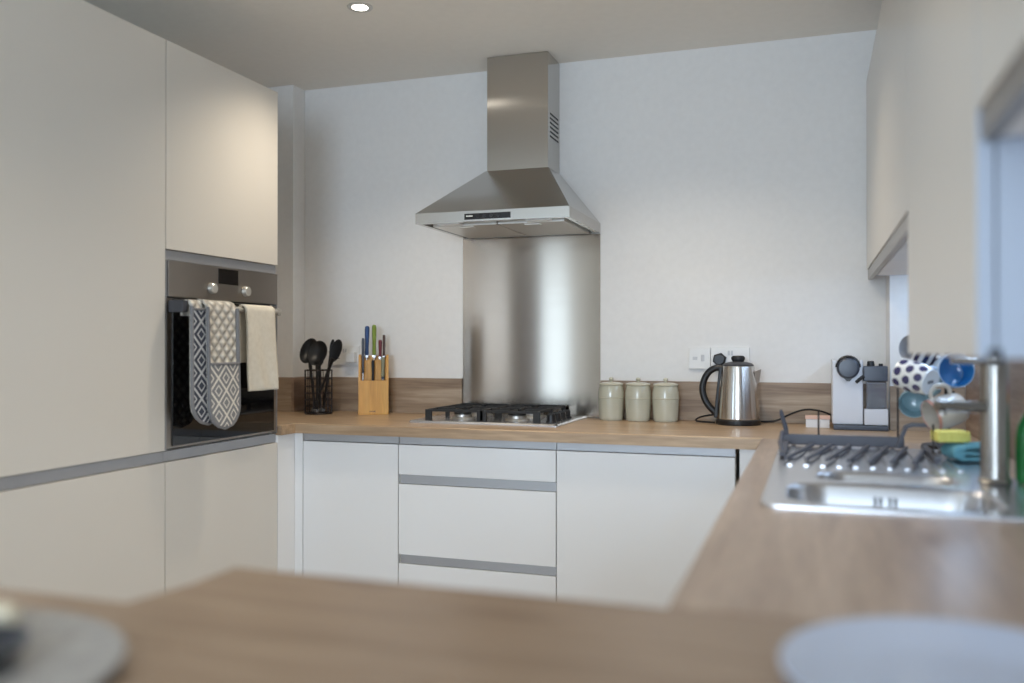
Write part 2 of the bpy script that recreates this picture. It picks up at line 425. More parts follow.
# ------------------------------------------------------------------ tall housing units
XT = -1.876
def tall_unit(y0, y1, label, oven):
    o = (XT, (y0 + y1) / 2, 0); t = thing('tall_cabinet', label, 'cabinet', o, 'tall cabinets in a bank beside the worktop')
    xb, xc = XL + .005, XT - .022
    c = MB(o)
    w = .018
    c.box(xb, xc, y0, y0 + w, .15, 2.138); c.box(xb, xc, y1 - w, y1, .15, 2.138)
    c.box(xb, xb + .008, y0 + w, y1 - w, .15, 2.138)
    for z in (.15, .842, .862, 2.12) + ((1.478,) if oven else ()): c.box(xb + .008, xc, y0 + w, y1 - w, z, z + .018)
    c.build('carcass', M['carcass'], t)
    MB(o).box(xb, XT - .06, y0, y1, 0, .149).build('plinth', M['plinth'], t)
    g = .0018
    MB(o).box(XT - .02, XT, y0 + g, y1 - g, .152, .8455, .0012).build('door', M['white'], t)
    MB(o).box(XT - .0195, XT - .008, y0 + .0005, y1 - .0005, .8475, .879, .001).build('handle_rail', M['rail'], t)
    if oven:
        MB(o).box(XT - .02, XT, y0 + g, y1 - g, 1.5, 2.14, .0012).build('door', M['white'], t)
        MB(o).box(XT - .0195, XT - .010, y0 + .0005, y1 - .0005, 1.468, 1.4985, .001).build('handle_rail', M['rail'], t)
        for ya in (y0 + .001, y1 - .006): MB(o).box(XT - .0195, XT - .001, ya, ya + .005, .881, 1.467).build('side_trim', M['rail'], t)
    else:
        MB(o).box(XT - .02, XT, y0 + g, y1 - g, .8815, 2.14, .0012).build('door', M['white'], t)
    return t
tall_unit(1.628, 2.226, 'tall white larder cabinet with one very high plain door, no oven in it', False)
tall_unit(2.2265, 2.8255, 'tall white cabinet housing the built-in oven, short door above and below', True)

# ------------------------------------------------------------------ oven
o = (XT - .25, 2.526, .885)
ov = thing('oven', 'built-in oven with steel control panel and black glass door, towels over its bar', 'oven', o)
Y0, Y1 = 2.2345, 2.8175
MB(o).box(-2.40, XT - .021, Y0 + .012, Y1 - .012, .883, 1.462).build('oven_body', M['darkgrey'], ov)
cp = MB(o).box(XT - .0205, XT + .004, Y0, Y1, 1.354, 1.4655, .0015).build('control_panel', M['steel_oven'], ov)
MB(o).box(XT + .004, XT + .0052, 2.474, 2.581, 1.409, 1.460, .0005).build('display', M['display'], cp)
for y in (2.436, 2.618):
    MB(o).cyl((XT + .004, y, 1.391), (XT + .021, y, 1.391), .0185, .017, 32, .002).build('knob', M['knob'], cp)
dr = MB(o).box(XT - .0205, XT - .002, Y0, Y1, .8855, 1.349, .002).build('oven_door', M['steel_oven'], ov)
MB(o).box(XT - .002, XT + .002, Y0 + .022, Y1 - .018, .893, 1.347, .001).build('door_glass', M['blackglass'], dr)
XBAR, ZBAR = XT + .042, 1.324
hb = MB(o).cyl((XBAR, Y0 + .01, ZBAR), (XBAR, 2.775, ZBAR), .0095, None, 20, .001).build('handle_bar', M['knob'], dr)
for y in (Y0 + .012, 2.762):
    e = .006 if y < 2.5 else 0
    MB(o).box(XT + .002, XBAR + .009 + e, y - .013, y + .013, ZBAR - .013 - e, ZBAR + .013 + e, .005).build('handle_bracket', M['darkgrey'] if y < 2.5 else M['knob'], dr)

# ------------------------------------------------------------------ double oven glove and tea towel on the bar
def over_bar(yc, hw, zf, zb, xoff, round_end, rbar, ny=14, nz=60, sway=0.0, skew=0.0):
    """cloth that hangs down in front of the bar to zf and behind it to zb; returns rows, uvs and the outline"""
    prof = []                                   # (s, x, z) from front bottom up and over
    n1 = 44
    for i in range(n1): prof.append((XBAR + rbar + xoff, zf + (ZBAR - zf) * i / (n1 - 1)))
    for i in range(1, 10):
        a = PI * i / 10; prof.append((XBAR + math.cos(a) * rbar + xoff * (1 - i / 10), ZBAR + math.sin(a) * (rbar + .004)))
    for i in range(14): prof.append((XBAR - rbar + .001, ZBAR - (ZBAR - zb) * i / 13))
    rows, uvs = [], []; s = 0
    for i, (x, z) in enumerate(prof):
        if i: s += math.dist(prof[i - 1], prof[i])
        h = hw
        if round_end and i < n1:
            d = z - zf
            if d < hw: h = math.sqrt(max(hw * hw - (hw - d) ** 2, 1e-7))
        r, u = [], []
        for j in range(ny):
            f = -1 + 2 * j / (ny - 1)
            k = (1 - min(1, (z - zf) / (ZBAR - zf))) if i < n1 else 0
            wob = sway * math.sin(f * 5 + z * 14) * k
            r.append((x + wob, yc + f * h + skew * k, z)); u.append((f * h, s))
        rows.append(r); uvs.append(u)
    return rows, uvs, n1
def glove_end(g, o, yc, hw, zf, xoff, skew, patt, frac, rbar):
    rows, uvs, n1 = over_bar(yc, hw, zf, 1.295, xoff, True, rbar, 16, skew=skew)
    MB(o).strip(rows, uvs=uvs).build('quilted_pad', M['quilt'], g, solid=.008, recalc=False)
    k = int(n1 * frac)
    pr = [[(x + .008 + .004 * math.sin(PI * j / (len(r) - 1)), y, z) for j, (x, y, z) in enumerate(r)] for r in rows[:k]]
    pk = MB(o).strip(pr, uvs=uvs[:k]).build('pocket', patt, g, solid=.004, recalc=False)
    edge = [Vector(r[0]) + Vector((.006, 0, 0)) for r in rows[:n1][::-1]] + [Vector(r[-1]) + Vector((.006, 0, 0)) for r in rows[1:n1]]
    top = [Vector(r[0]) for r in rows[n1:][::-1]]
    MB(o).tube(edge, .0072, 8, flat=.8).build('binding', M['binding'], g)
    tops = [Vector(p) + Vector((.003, 0, 0)) for p in pr[-1]]
    MB(o).tube(tops, .004, 6).build('pocket_hem', M['binding'], g)
o = (XBAR, 2.40, ZBAR)
gl = thing('oven_glove', 'grey and white double oven glove with diamond pattern draped over the oven bar', 'oven glove', o)
glove_end(gl, o, 2.334, .072, .958, .006, .004, M['pat_dark'], .985, .014)
glove_end(gl, o, 2.388, .074, .940, .022, .012, M['pat_front'], .55, .0165)

o = (XBAR, 2.64, ZBAR)
tt = thing('tea_towel', 'plain cream tea towel folded over the oven bar next to the glove', 'towel', o)
rows, uvs, n1 = over_bar(2.630, .083, 1.048, 1.145, .006, False, .0125, 22, sway=.005, skew=.018)
# slight rise of the hem and folds
MB(o).strip(rows, uvs=uvs).build('cloth_front', M['cream'], tt, solid=.007, recalc=False)
MB(o).strip([[(XBAR - .017, 2.515 + .18 * j / 8, 1.15 + (ZBAR - 1.15) * i / 10) for j in range(9)] for i in range(11)]).build('cloth_back', M['cream'], tt, solid=.004, recalc=False)

# ------------------------------------------------------------------ base cabinets along the back
YD = 2.940
XU = -1.44
def base_carcass(t, o, x0, x1, y0, y1):
    c = MB(o); w = .018
    c.box(x0, x0 + w, y0, y1, .15, .8705); c.box(x1 - w, x1, y0, y1, .15, .871); c.box(x0 + w, x1 - w, y0, y1, .15, .168); c.box(x0 + w, x1 - w, y1 - .012, y1, .168, .871)
    c.build('carcass', M['carcass'], t)
    MB(o).box(x0, x1, y0 + .045, y0 + .06, 0, .149).build('plinth', M['plinth'], t)
def rail_x(t, o, x0, x1, z0, z1):
    MB(o).box(x0, x1, YD + .007, YD + .02, z0, z1, .0012).build('handle_rail', M['rail'], t)
def base_unit(x0, x1, label, kind):
    o = ((x0 + x1) / 2, 3.2, 0)
    t = thing('drawer_unit' if kind == 'drawers' else 'base_cabinet', label, 'cabinet', o, None if kind == 'drawers' else 'white base cabinets under the hob worktop')
    base_carcass(t, o, x0 + .0005, x1 - .0005, YD + .0215, 3.50)
    g = .0018
    rail_x(t, o, x0 + .001, x1 - .001, .8435, .8712)
    if kind == 'drawers':
        for z0, z1 in ((.733, .8415), (.4415, .698), (.152, .408)):
            MB(o).box(x0 + g, x1 - g, YD, YD + .019, z0, z1, .0012).build('drawer_front', M['whitelow'], t)
        for z0, z1 in ((.6995, .7315), (.4095, .440)): rail_x(t, o, x0 + .008, x1 - .001, z0, z1)
    else:
        MB(o).box(x0 + g, x1 - g, YD, YD + .019, .152, .8415, .0012).build('door', M['whitelow'], t)
    return t
base_unit(XU - .4, XU, 'narrow white base cabinet with a single door below the knife block', 'door')
base_unit(XU, XU + .6, 'white three-drawer unit with grey rail grips under the gas hob', 'drawers')
base_unit(XU + .6, XU + 1.2, 'wide white base cabinet with one large door below the canisters and kettle', 'door')
o = (-1.85, 2.9, 0)
MBp = MB(o).box(-1.895, XT - .0005, 2.827, YD + .018, .0, .8712, .001); MBp.box(XT, XU - .4015, YD, YD + .018, 0, .8712, .001)
tag(MBp.build('corner_post', M['whitelow']), 'white L-shaped corner post between the oven cabinet and narrow base cabinet', 'corner post')
o = (-.18, 2.95, 0)
tag(MB(o).box(XU + 1.213, -.139, YD - .002, YD + .018, 0, .8712, .001).build('filler_panel', M['whitelow']), 'slim white filler panel in the corner where the worktops meet', 'panel')

# ------------------------------------------------------------------ worktops
WB = ZW - .038
back_outline = [(XL + .004, 2.83), (-1.862, 2.83), (-1.862, 2.92), (-.1575, 2.92), (-.1575, 2.9215), (XR - .002, 2.9215), (XR - .002, 3.343), (.248, 3.343), (.248, YB - .002), (-2.198, YB - .002), (-2.198, 3.43), (XL + .004, 3.43)]
back_outline = [p for p in back_outline if p != (-.1575, 2.9215)]
o = (-1.0, 3.2, WB)
HOB = (-1.466, -.872, 3.075, 3.518)
tag(MB(o).plate(back_outline, [rrect(HOB[0] + .03, HOB[1] - .03, HOB[2] + .03, HOB[3] - .03, .02)[::-1]], WB, ZW, .006).build('worktop', M['wood_x']),
    'long oak-look worktop along the back wall carrying the hob, canisters and kettle', 'worktop')
o = (.17, 2.0, WB)
SX0, SX1, SY0, SY1 = -.095, .407, 1.668, 2.70
tag(MB(o).plate([(-.157, .998), (XR - .002, .998), (XR - .002, 2.919), (-.157, 2.919)], [rrect(SX0 + .02, SX1 - .02, SY0 + .02, SY1 - .02, .03)[::-1]], WB, ZW, .006).build('worktop', M['wood_y']),
    'oak-look worktop holding the steel sink, running away below the wall cabinets', 'worktop')
# breakfast bar with its step
o = (-.4, .6, 0)
bar = thing('breakfast_bar', 'oak-topped peninsula breakfast bar with a stepped far edge, plates standing on it', 'breakfast bar', o)
MB(o).plate([(-1.25, .33), (XR - .002, .33), (XR - .002, .9965), (-.728, .9965), (-.728, .905), (-.745, .82), (-1.25, .82)], [], WB, ZW, .006).build('bar_top', M['wood_bar'], bar)
MB(o).box(-1.23, -1.205, .36, .80, 0, WB - .0005, .002).build('end_panel', M['whitelow'], bar)
MB(o).box(-.70, XR - .004, .50, .95, .1, WB - .0005, .002).build('base', M['carcass'], bar)
MB(o).box(-.69, XR - .004, .55, .92, 0, .0995).build('plinth', M['plinth'], bar)
# cabinets carrying the sink worktop
o = (.17, 2.0, 0)
sc = thing('base_cabinet', 'white base cabinet run standing below the sink worktop', 'cabinet', o)
c = MB(o); c.box(-.115, XR - .004, .998, 1.016, .15, WB - .0005); c.box(-.115, XR - .004, 2.90, 2.918, .15, WB - .0005); c.box(-.115, XR - .004, 1.016, 2.90, .15, .168)
c.build('carcass', M['carcass'], sc)
for k in range(3):
    y0 = 1.0 + k * .64
    MB(o).box(-.137, -.117, y0 + .002, y0 + .637, .152, .8415, .0012).build('door', M['whitelow'], sc)
MB(o).box(-.130, -.117, 1.0, 2.918, .8435, .8715, .001).build('handle_rail', M['rail'], sc)
MB(o).box(-.07, -.055, 1.0, 2.918, 0, .149).build('plinth', M['plinth'], sc)

# upstands and the splash panel behind the sink
ZU = 1.0627
struct('trim_3', MB((-1.8, 3.5, ZW)).box(-2.199, -1.4225, YB - .0155, YB - .0005, ZW + .0005, ZU, .001), M['wood_up'])
struct('trim_4', MB((-.3, 3.5, ZW)).box(-.8185, .249, YB - .0155, YB - .0005, ZW + .0005, ZU, .001), M['wood_up'])
struct('trim_5', MB((-2.3, 3.4, ZW)).box(XL + .02, -2.1995, 3.4165, 3.4315, ZW + .0005, ZU, .001), M['wood_up'])
struct('trim_6', MB((-2.19, 3.47, ZW)).box(-2.1995, -2.1845, 3.4165, YB - .016, ZW + .0005, ZU, .001), M['wood_upy'])
struct('trim_7', MB((.37, 3.34, ZW)).box(.249, XR - .016, 3.3295, 3.3445, ZW + .0005, ZU, .001), M['wood_up'])
struct('trim_8', MB((.49, 2.0, ZW)).box(XR - .0155, XR - .0005, 2.35, 3.329, ZW + .0005, 1.19, .001), M['wood_upy'])

# ------------------------------------------------------------------ wall cabinets above the sink
XC = .185
def wall_cab(y0, y1, z0, z1, label, near_bracket=False, rail=True):
    o = (.34, (y0 + y1) / 2, z0)
    t = thing('wall_cabinet', label, 'cabinet', o, 'cream wall cabinets above the sink')
    lift = .037 if rail else .004
    y1c = min(y1, 3.343)
    c = MB(o); w = .018; x0 = XC + .0225; x1 = XR - .002; zb = z0 + (0 if not rail else -.037)
    c.box(x0, x1, y0, y0 + w, zb, z1); c.box(x0, x1, y1c - w, y1c, zb, z1); c.box(x0, x1, y0 + w, y1c - w, z1 - w, z1)
    MB(o).box(x0, x1, y0 + w + .0005, y1c - w - .0005, zb, zb + w).build('base_panel', M['wall'], t)
    c.box(x1 - .01, x1, y0 + w, y1c - w, zb + w, z1 - w)
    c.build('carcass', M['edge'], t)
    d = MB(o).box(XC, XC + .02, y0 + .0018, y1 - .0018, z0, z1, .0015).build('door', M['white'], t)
    MB(o).box(XC + .0005, XC + .0195, y0 + .0006, y0 + .0017, z0, z1).build('edge_tint', M['edge'], d)  # thin strip added to give the door end its blue daylight tone
    if rail:
        MB(o).box(XC + .004, XC + .02, y0 + .001, y1 - .002, z0 - .037, z0 - .002, .001).build('handle_rail', M['steel_oven'], t)
    else:
        MB(o).box(XC + .012, XC + .028, y0 - .003, y0 + .012, z0 - .003, z0 + .012, .003).build('door_buffer', M['darkgrey'], t)
    return t
wall_cab(2.013, YB - .003, 1.484, 2.18, 'cream wall cabinet reaching the back wall, grey grip rail along its bottom edge')
wall_cab(1.189, 2.010, 1.187, 2.18, 'cream wall cabinet hanging lowest of the row, its bottom just above the tap', rail=False)
wall_cab(.42, 1.186, 1.484, 2.18, 'cream wall cabinet cut off by the picture edge, high above the sink worktop front')

# ------------------------------------------------------------------ splashback, hood
o = (-1.121, YB - .002, ZW)
tag(MB(o).box(-1.421, -.8205, YB - .006, YB - .0005, ZW + .0008, 1.659, .0006).build('splashback', M['steel_h']),
    'tall brushed steel splashback panel on the wall between hob and hood', 'splashback')
o = (-1.121, 3.3, 1.66)
hd = thing('cooker_hood', 'brushed steel chimney cooker hood with pyramid canopy above the hob', 'cooker hood', o)
HX0, HX1, HY0, HY1, Z0, Z1, Z2 = -1.421, -.821, 3.045, YB - .002, 1.661, 1.700, 1.908
CX0, CX1, CY0 = -1.250, -.993, 3.360
def ring(x0, x1, y0, y1, z): return [(x0, y0, z), (x1, y0, z), (x1, y1, z), (x0, y1, z)]
b = MB(o)
b.loft([ring(HX0 + .02, HX1 - .02, HY0 + .02, HY1 - .004, Z0 + .012), ring(HX0 + .02, HX1 - .02, HY0 + .02, HY1 - .004, Z0), ring(HX0, HX1, HY0, HY1, Z0), ring(HX0, HX1, HY0, HY1, Z1), ring(CX0 - .004, CX1 + .004, CY0 - .004, HY1, Z2)], True, True)
b.build('canopy', M['steel_hood'], hd, sharp=10)
ch = MB(o).box(CX0, CX1, CY0, HY1, Z2 - .004, ZC - .002, .0015).build('chimney', M['steel_hood'], hd)
for k in range(6):
    z = 2.035 + k * .018
    MB(o).box(CX1 - .001, CX1 + .0008, CY0 + .028, HY1 - .02, z, z + .007).build('vent_slot', M['slot'], ch)
pn = MB(o).box(-1.222, -1.042, HY0 - .0015, HY0 + .002, 1.668, 1.690, .0005).build('control_panel', M['display'], hd)
for k in range(4):
    x = -1.168 + k * .026
    MB(o).cyl((x, HY0 - .0015, 1.679), (x, HY0 - .0045, 1.679), .0058, None, 16).build('button', M['black'], pn)
b = MB(o)
for k in range(5): b.box(-1.214 + k * .0052, -1.2105 + k * .0052, HY0 - .0021, HY0 - .0012, 1.6785, 1.683)
b.build('badge', M['plastic'], pn)
for x0, x1 in ((HX0 + .04, -1.124), (-1.118, HX1 - .04)):
    f = MB(o).box(x0, x1, HY0 + .075, HY1 - .03, Z0 - .004, Z0 + .010, .002).build('grease_filter', M['filter'], hd)
    MB(o).box((x0 + x1) / 2 - .03, (x0 + x1) / 2 + .03, HY0 + .09, HY0 + .115, Z0 - .009, Z0 - .004, .002).build('latch', M['filter'], f)
for x in (-1.30, -.95):
    MB(o).box(x - .045, x + .045, HY0 + .028, HY0 + .066, Z0 - .003, Z0 + .011, .002).build('hood_lamp', M['plastic'], hd)

# ------------------------------------------------------------------ gas hob
o = ((HOB[0] + HOB[1]) / 2, (HOB[2] + HOB[3]) / 2, ZW)
hob = thing('gas_hob', 'steel four-burner gas hob with black cast iron pan supports set into worktop', 'hob', o)
ZP = ZW + .009
b = MB(o); b.loft([[(*p, ZW + .0006) for p in rrect(HOB[0], HOB[1], HOB[2], HOB[3], .012)], [(*p, ZW + .004) for p in rrect(HOB[0], HOB[1], HOB[2], HOB[3], .012)], [(*p, ZP) for p in rrect(HOB[0] + .006, HOB[1] - .006, HOB[2] + .006, HOB[3] - .006, .012)]])
b.build('hob_plate', M['steel_sink'], hob)
MB(o).box(HOB[0] + .05, HOB[1] - .05, HOB[2] + .05, HOB[3] - .05, ZW - .03, ZW + .0004).build('gas_box', M['darkgrey'], hob)
BUR = [(-1.296, 3.215, .036), (-1.296, 3.395, .044), (-1.073, 3.215, .036), (-1.073, 3.395, .048)]
for x, y, r in BUR:
    bb = MB(o).lathe((x, y, ZP - .0005), [(0, 0), (r + .012, 0), (r + .010, .006), (r, .008), (r, .018), (r - .006, .0200), (0, .0200)], 32).build('burner', M['burner'], hob)
    MB(o).lathe((x, y, ZP + .0197), [(0, 0), (r - .002, 0), (r - .002, .005), (r - .008, .008), (0, .008)], 32).build('burner_cap', M['capblack'], bb)
ZT = ZW + .051
for x0, x1 in ((-1.402, -1.190), (-1.178, -.968)):
    y0, y1 = HOB[2] + .052, HOB[3] - .022
    b = MB(o); w = .004; h = .010
    b.box(x0, x1, y0 - w, y0 + w, ZT - h, ZT, .002); b.box(x0, x1, y1 - w, y1 + w, ZT - h, ZT, .002)
    b.box(x0 - w, x0 + w, y0, y1, ZT - h, ZT, .002); b.box(x1 - w, x1 + w, y0, y1, ZT - h, ZT, .002)
    ym = (y0 + y1) / 2; xm = (x0 + x1) / 2
    b.box(x0, x1, ym - w, ym + w, ZT - h, ZT, .002)
    for yy0, yy1 in ((y0, y0 + .085), (ym - .06, ym + .075), (y1 - .07, y1)): b.box(xm - w, xm + w, yy0, yy1, ZT - h, ZT, .002)
    for yb in (3.215, 3.395):
        b.box(x0, xm - .03, yb - w, yb + w, ZT - h, ZT, .002); b.box(xm + .03, x1, yb - w, yb + w, ZT - h, ZT, .002)
    g = b.build('pan_support', M['castiron'], hob)
    for fx in (x0, x1):
        for fy in (y0, ym, y1):
            wd = .013 if fy == y0 else .008
            MB(o).box(fx - wd, fx + wd, fy - .006, fy + .006, ZP, ZT - .002, .002).build('leg', M['castiron'], g)
for k in range(4):
    y = 3.175 + k * .072
    kb = MB(o).lathe((-.926, y, ZP), [(0, 0), (.021, 0), (.021, .004), (.0165, .006), (.0155, .026), (.013, .028), (0, .028)], 28).build('knob', M['black'], hob)
    MB(o).box(-.939, -.913, y - .003, y + .003, ZP + .0275, ZP + .032, .001).build('grip', M['black'], kb)

# ------------------------------------------------------------------ canisters
def canister():
    t = thing('canister', '', 'canister', (0, 0, 0), 'pale green canisters beside the splashback')
    MB().lathe((0, 0, 0), [(0, 0), (.044, 0), (.0465, .004), (.0475, .012), (.0495, .045), (.0515, .085), (.0505, .112), (.046, .134), (.0445, .137), (.040, .137), (.040, .130), (0, .130)], 48).build('body', M['celadon'], t)
    l = MB().lathe((0, 0, .1372), [(0, 0), (.0475, 0), (.049, .003), (.048, .007), (.030, .012), (.012, .0135), (0, .0135)], 48).build('lid', M['celadon_lid'], t)
    MB().lathe((0, 0, .1502), [(0, 0), (.005, 0), (.005, .004), (.009, .008), (.0095, .012), (.006, .017), (0, .018)], 24).build('knob', M['celadon_lid'], l)
    MB().lathe((0, 0, .086), [(.0510, 0), (.0526, .0015), (.0526, .003), (.0510, .0045)], 48).build('glaze_band', M['celadon_lid'], t)
    return t
cn = canister(); cn.location = (-.760, 3.452, ZW + .0004); cn['label'] = 'sage green lidded canister touching the steel splashback'
dup(cn, (-.652, 3.449, ZW + .0004), 'sage green lidded canister in the middle, flanked by two others')
dup(cn, (-.544, 3.446, ZW + .0004), 'sage green lidded canister nearest the kettle, last of the three')

# ------------------------------------------------------------------ kettle
KX, KY = -.268, 3.405
o = (KX, KY, ZW)
ke = thing('kettle', 'brushed steel electric kettle with black handle and base standing on the worktop', 'kettle', o)
MB(o).lathe((KX, KY, ZW + .0004), [(0, 0), (.080, 0), (.0815, .003), (.0815, .017), (.078, .021), (0, .021)], 56).build('power_base', M['black'], ke)
MB(o).lathe((KX, KY, ZW + .0215), [(0, 0), (.0775, 0), (.0785, .003), (.0755, .06), (.0695, .13), (.0600, .192), (.0585, .196), (0, .196)], 64).build('body', M['steel_v'], ke)
ld = MB(o).lathe((KX, KY, ZW + .2177), [(0, 0), (.0565, 0), (.0570, .004), (.050, .010), (.030, .0155), (0, .017)], 48).build('lid', M['darkgrey'], ke)
MB(o).lathe((KX, KY, ZW + .2335), [(0, 0), (.019, 0), (.0245, .010), (.0235, .017), (.018, .022), (0, .023)], 24, None, 1.05, .6).build('knob', M['black'], ld)
hd_pts = [(KX - .052, KY, ZW + .208), (KX - .085, KY, ZW + .212), (KX - .118, KY, ZW + .185), (KX - .134, KY, ZW + .135), (KX - .122, KY, ZW + .085), (KX - .095, KY, ZW + .052), (KX - .078, KY, ZW + .040)]
MB(o).tube(hd_pts, .0125, 12, smooth=2).build('handle', M['black'], ke)
MB(o).rbox(Vector((KX - .0715, KY, ZW + .118)), (.014, .034, .19), Quaternion((0, 1, 0), .105), .004).build('handle_spine', M['black'], ke)
b = MB(o)
b.loft([[(KX + .060, KY - .026, ZW + .196), (KX + .060, KY + .026, ZW + .196), (KX + .083, KY + .006, ZW + .207), (KX + .083, KY - .006, ZW + .207)],
        [(KX + .064, KY - .020, ZW + .15), (KX + .064, KY + .020, ZW + .15), (KX + .076, KY + .005, ZW + .155), (KX + .076, KY - .005, ZW + .155)]])
b.build('spout', M['steel_v'], ke)
cord = [(KX + .02, KY + .079, ZW + .006), (KX - .02, 3.499, ZW + .006), (KX - .08, 3.495, ZW + .03), (KX - .14, 3.478, ZW + .022), (KX - .165, 3.45, ZW + .010), (KX - .15, 3.42, ZW + .005), (KX - .085, 3.40, ZW + .005)]
MB(o).tube(cord, .0034, 8, smooth=3).build('power_cord', M['rubber'], ke)

# ------------------------------------------------------------------ sockets on the back wall
def plate(x0, x1, z0, z1, label, name='wall_socket'):
    o = ((x0 + x1) / 2, YB, (z0 + z1) / 2); t = thing(name, label, 'socket' if name == 'wall_socket' else 'switch', o)
    MB(o).box(x0, x1, YB - .0095, YB - .0005, z0, z1, .003).build('face_plate', M['plastic'], t); return t, o
def outlet(t, o, x, z):
    b = MB(o); b.box(x - .004, x + .004, YB - .0101, YB - .009, z + .006, z + .014)
    b.box(x - .013, x - .005, YB - .0101, YB - .009, z - .010, z - .006); b.box(x + .005, x + .013, YB - .0101, YB - .009, z - .010, z - .006)
    b.build('pin_slots', M['slot'], t)
t, o = plate(-.465, -.382, 1.112, 1.196, 'single white fused switch plate next to the double socket above the kettle', 'wall_switch')
MB(o).box(-.418, -.405, YB - .0125, YB - .009, 1.142, 1.168, .002).build('rocker', M['switchgrey'], t)
MB(o).box(-.450, -.432, YB - .0105, YB - .009, 1.148, 1.160, .001).build('fuse_holder', M['switchgrey'], t)
t, o = plate(-.380, -.234, 1.112, 1.196, 'white double wall socket behind the kettle with a black plug in it')
outlet(t, o, -.272, 1.15)
for x in (-.312, -.300): MB(o).box(x - .004, x + .004, YB - .012, YB - .009, 1.166, 1.184, .001).build('rocker', M['switchgrey'], t)
b = MB((-.346, YB, 1.15))
b.loft([[(-.346 + .027 * math.cos(a + .3), YB - .0102, 1.150 + .026 * math.sin(a + .3)) for a in [k * PI / 3 for k in range(6)]], [(-.346 + .027 * math.cos(a + .3), YB - .028, 1.150 + .026 * math.sin(a + .3)) for a in [k * PI / 3 for k in range(6)]], [(-.346 + .020 * math.cos(a + .3), YB - .036, 1.150 + .019 * math.sin(a + .3)) for a in [k * PI / 3 for k in range(6)]]])
tag(b.build('plug', M['black']), 'black plug pushed into the double socket behind the kettle handle', 'plug')
t, o = plate(-2.062, -1.916, 1.117, 1.203, 'white double wall socket half hidden behind the cooking utensils')
outlet(t, o, -2.03, 1.155)
for x in (-1.995, -1.983): MB(o).box(x - .004, x + .004, YB - .012, YB - .009, 1.172, 1.190, .001).build('rocker', M['switchgrey'], t)
pl = MB((-1.95, YB, 1.15))
pl.box(-1.974, -1.926, YB - .038, YB - .0102, 1.128, 1.175, .006)
tag(pl.build('plug', M['plastic']), 'white plug in the double socket between utensil caddy and knife block', 'plug')

# ------------------------------------------------------------------ utensil caddy and utensils
UX, UY, UR = -2.020, 3.350, .058
o = (UX, UY, ZW)
cd = thing('utensil_caddy', 'round black wire caddy full of black utensils standing on the worktop', 'caddy', o)
def circ(r, z, n=40): return [(UX + r * math.cos(2 * PI * k / n), UY + r * math.sin(2 * PI * k / n), z) for k in range(n)]
for k, z in enumerate((.0045, .035, .062, .090, .118, .152, .188)):
    MB(o).tube(circ(UR, ZW + z), .0028 if k in (0, 6) else .0018, 6, True).build('hoop', M['wire'], cd)
for k in range(12):
    a = 2 * PI * k / 12 + .2; x, y = UX + UR * math.cos(a), UY + UR * math.sin(a)
    MB(o).cyl((x, y, ZW + .003), (x, y, ZW + .188), .0019, None, 8).build('upright', M['wire'], cd)
MB(o).lathe((UX, UY, ZW + .0005), [(0, 0), (UR, 0), (UR, .003), (0, .003)], 32).build('base', M['wire'], cd)
def utensil(name, label, foot, headc, kind, size, tilt=0.0):
    f = Vector(foot); h = Vector(headc); d = (h - f).normalized()
    t = thing(name, label, 'utensil', f, 'black nylon utensils in the wire caddy')
    neck = h - d * size[1] * .9
    m = f + (neck - f) * .55
    MB(f).tube([f, f + d * .02, m, m + d * .002, neck, neck + d * .012], [.008, .0100, .0095, .0090, .013, .019], 10, flat=.6).build('handle', M['nylon'], t)
    q = Vector((0, 0, 1)).rotation_difference(d)
    # handle end hanging hole collar
    MB(f).cyl(f, f + d * .014, .0098, None, 12, .002).build('end_cap', M['greytip'], t)
    b = MB(f)
    if kind == 'ladle':          # bowl facing the room
        prof = [(0, -size[0] * .62), (size[0] * .45, -size[0] * .52), (size[0] * .8, -size[0] * .28), (size[0], 0), (size[0] * .94, 0), (size[0] * .74, -size[0] * .24), (size[0] * .4, -size[0] * .46), (0, -size[0] * .55)]
        qq = Vector((0, 0, 1)).rotation_difference((Vector((.15 + tilt, -1, .35))).normalized())
        b.lathe(h, prof, 32, qq, 1.0, size[1] / size[0])
    else:                        # flat oval spoon or slotted turner
        prof = [(0, -.006), (size[0] * .6, -.0045), (size[0], 0), (size[0] * .95, .002), (size[0] * .6, -.001), (0, -.003)]
        nrm = Vector((.1, -1, .1)); nrm = (nrm - d * nrm.dot(d)).normalized(); side = d.cross(nrm)
        mm = Matrix((side, d, nrm)).transposed(); qq = mm.to_quaternion()
        b.lathe(h, prof, 32, qq, 1.0, size[1] / size[0])
    b.build('head', M['nylon'], t)
utensil('ladle', 'black ladle with tall bowl, leaning out of the caddy towards the oven', (UX - .010, UY - .010, ZW + .008), (UX - .046, UY - .005, ZW + .272), 'ladle', (.037, .058), .1)
utensil('serving_spoon', 'broad black serving spoon in the middle of the wire caddy', (UX + .006, UY - .022, ZW + .008), (UX + .014, UY - .034, ZW + .262), 'ladle', (.045, .056), -.05)
utensil('spoon', 'black oval spoon leaning out of the caddy towards the knife block', (UX - .038, UY + .016, ZW + .008), (UX + .078, UY + .010, ZW + .272), 'spoon', (.026, .052))
utensil('turner', 'thin black spatula standing upright behind the spoons in the caddy', (UX + .006, UY + .026, ZW + .008), (UX + .046, UY + .034, ZW + .288), 'spoon', (.011, .034))
utensil('slotted_spoon', 'short black slotted spoon low behind the ladle in the caddy', (UX - .014, UY + .037, ZW + .008), (UX - .020, UY + .036, ZW + .240), 'spoon', (.024, .036))

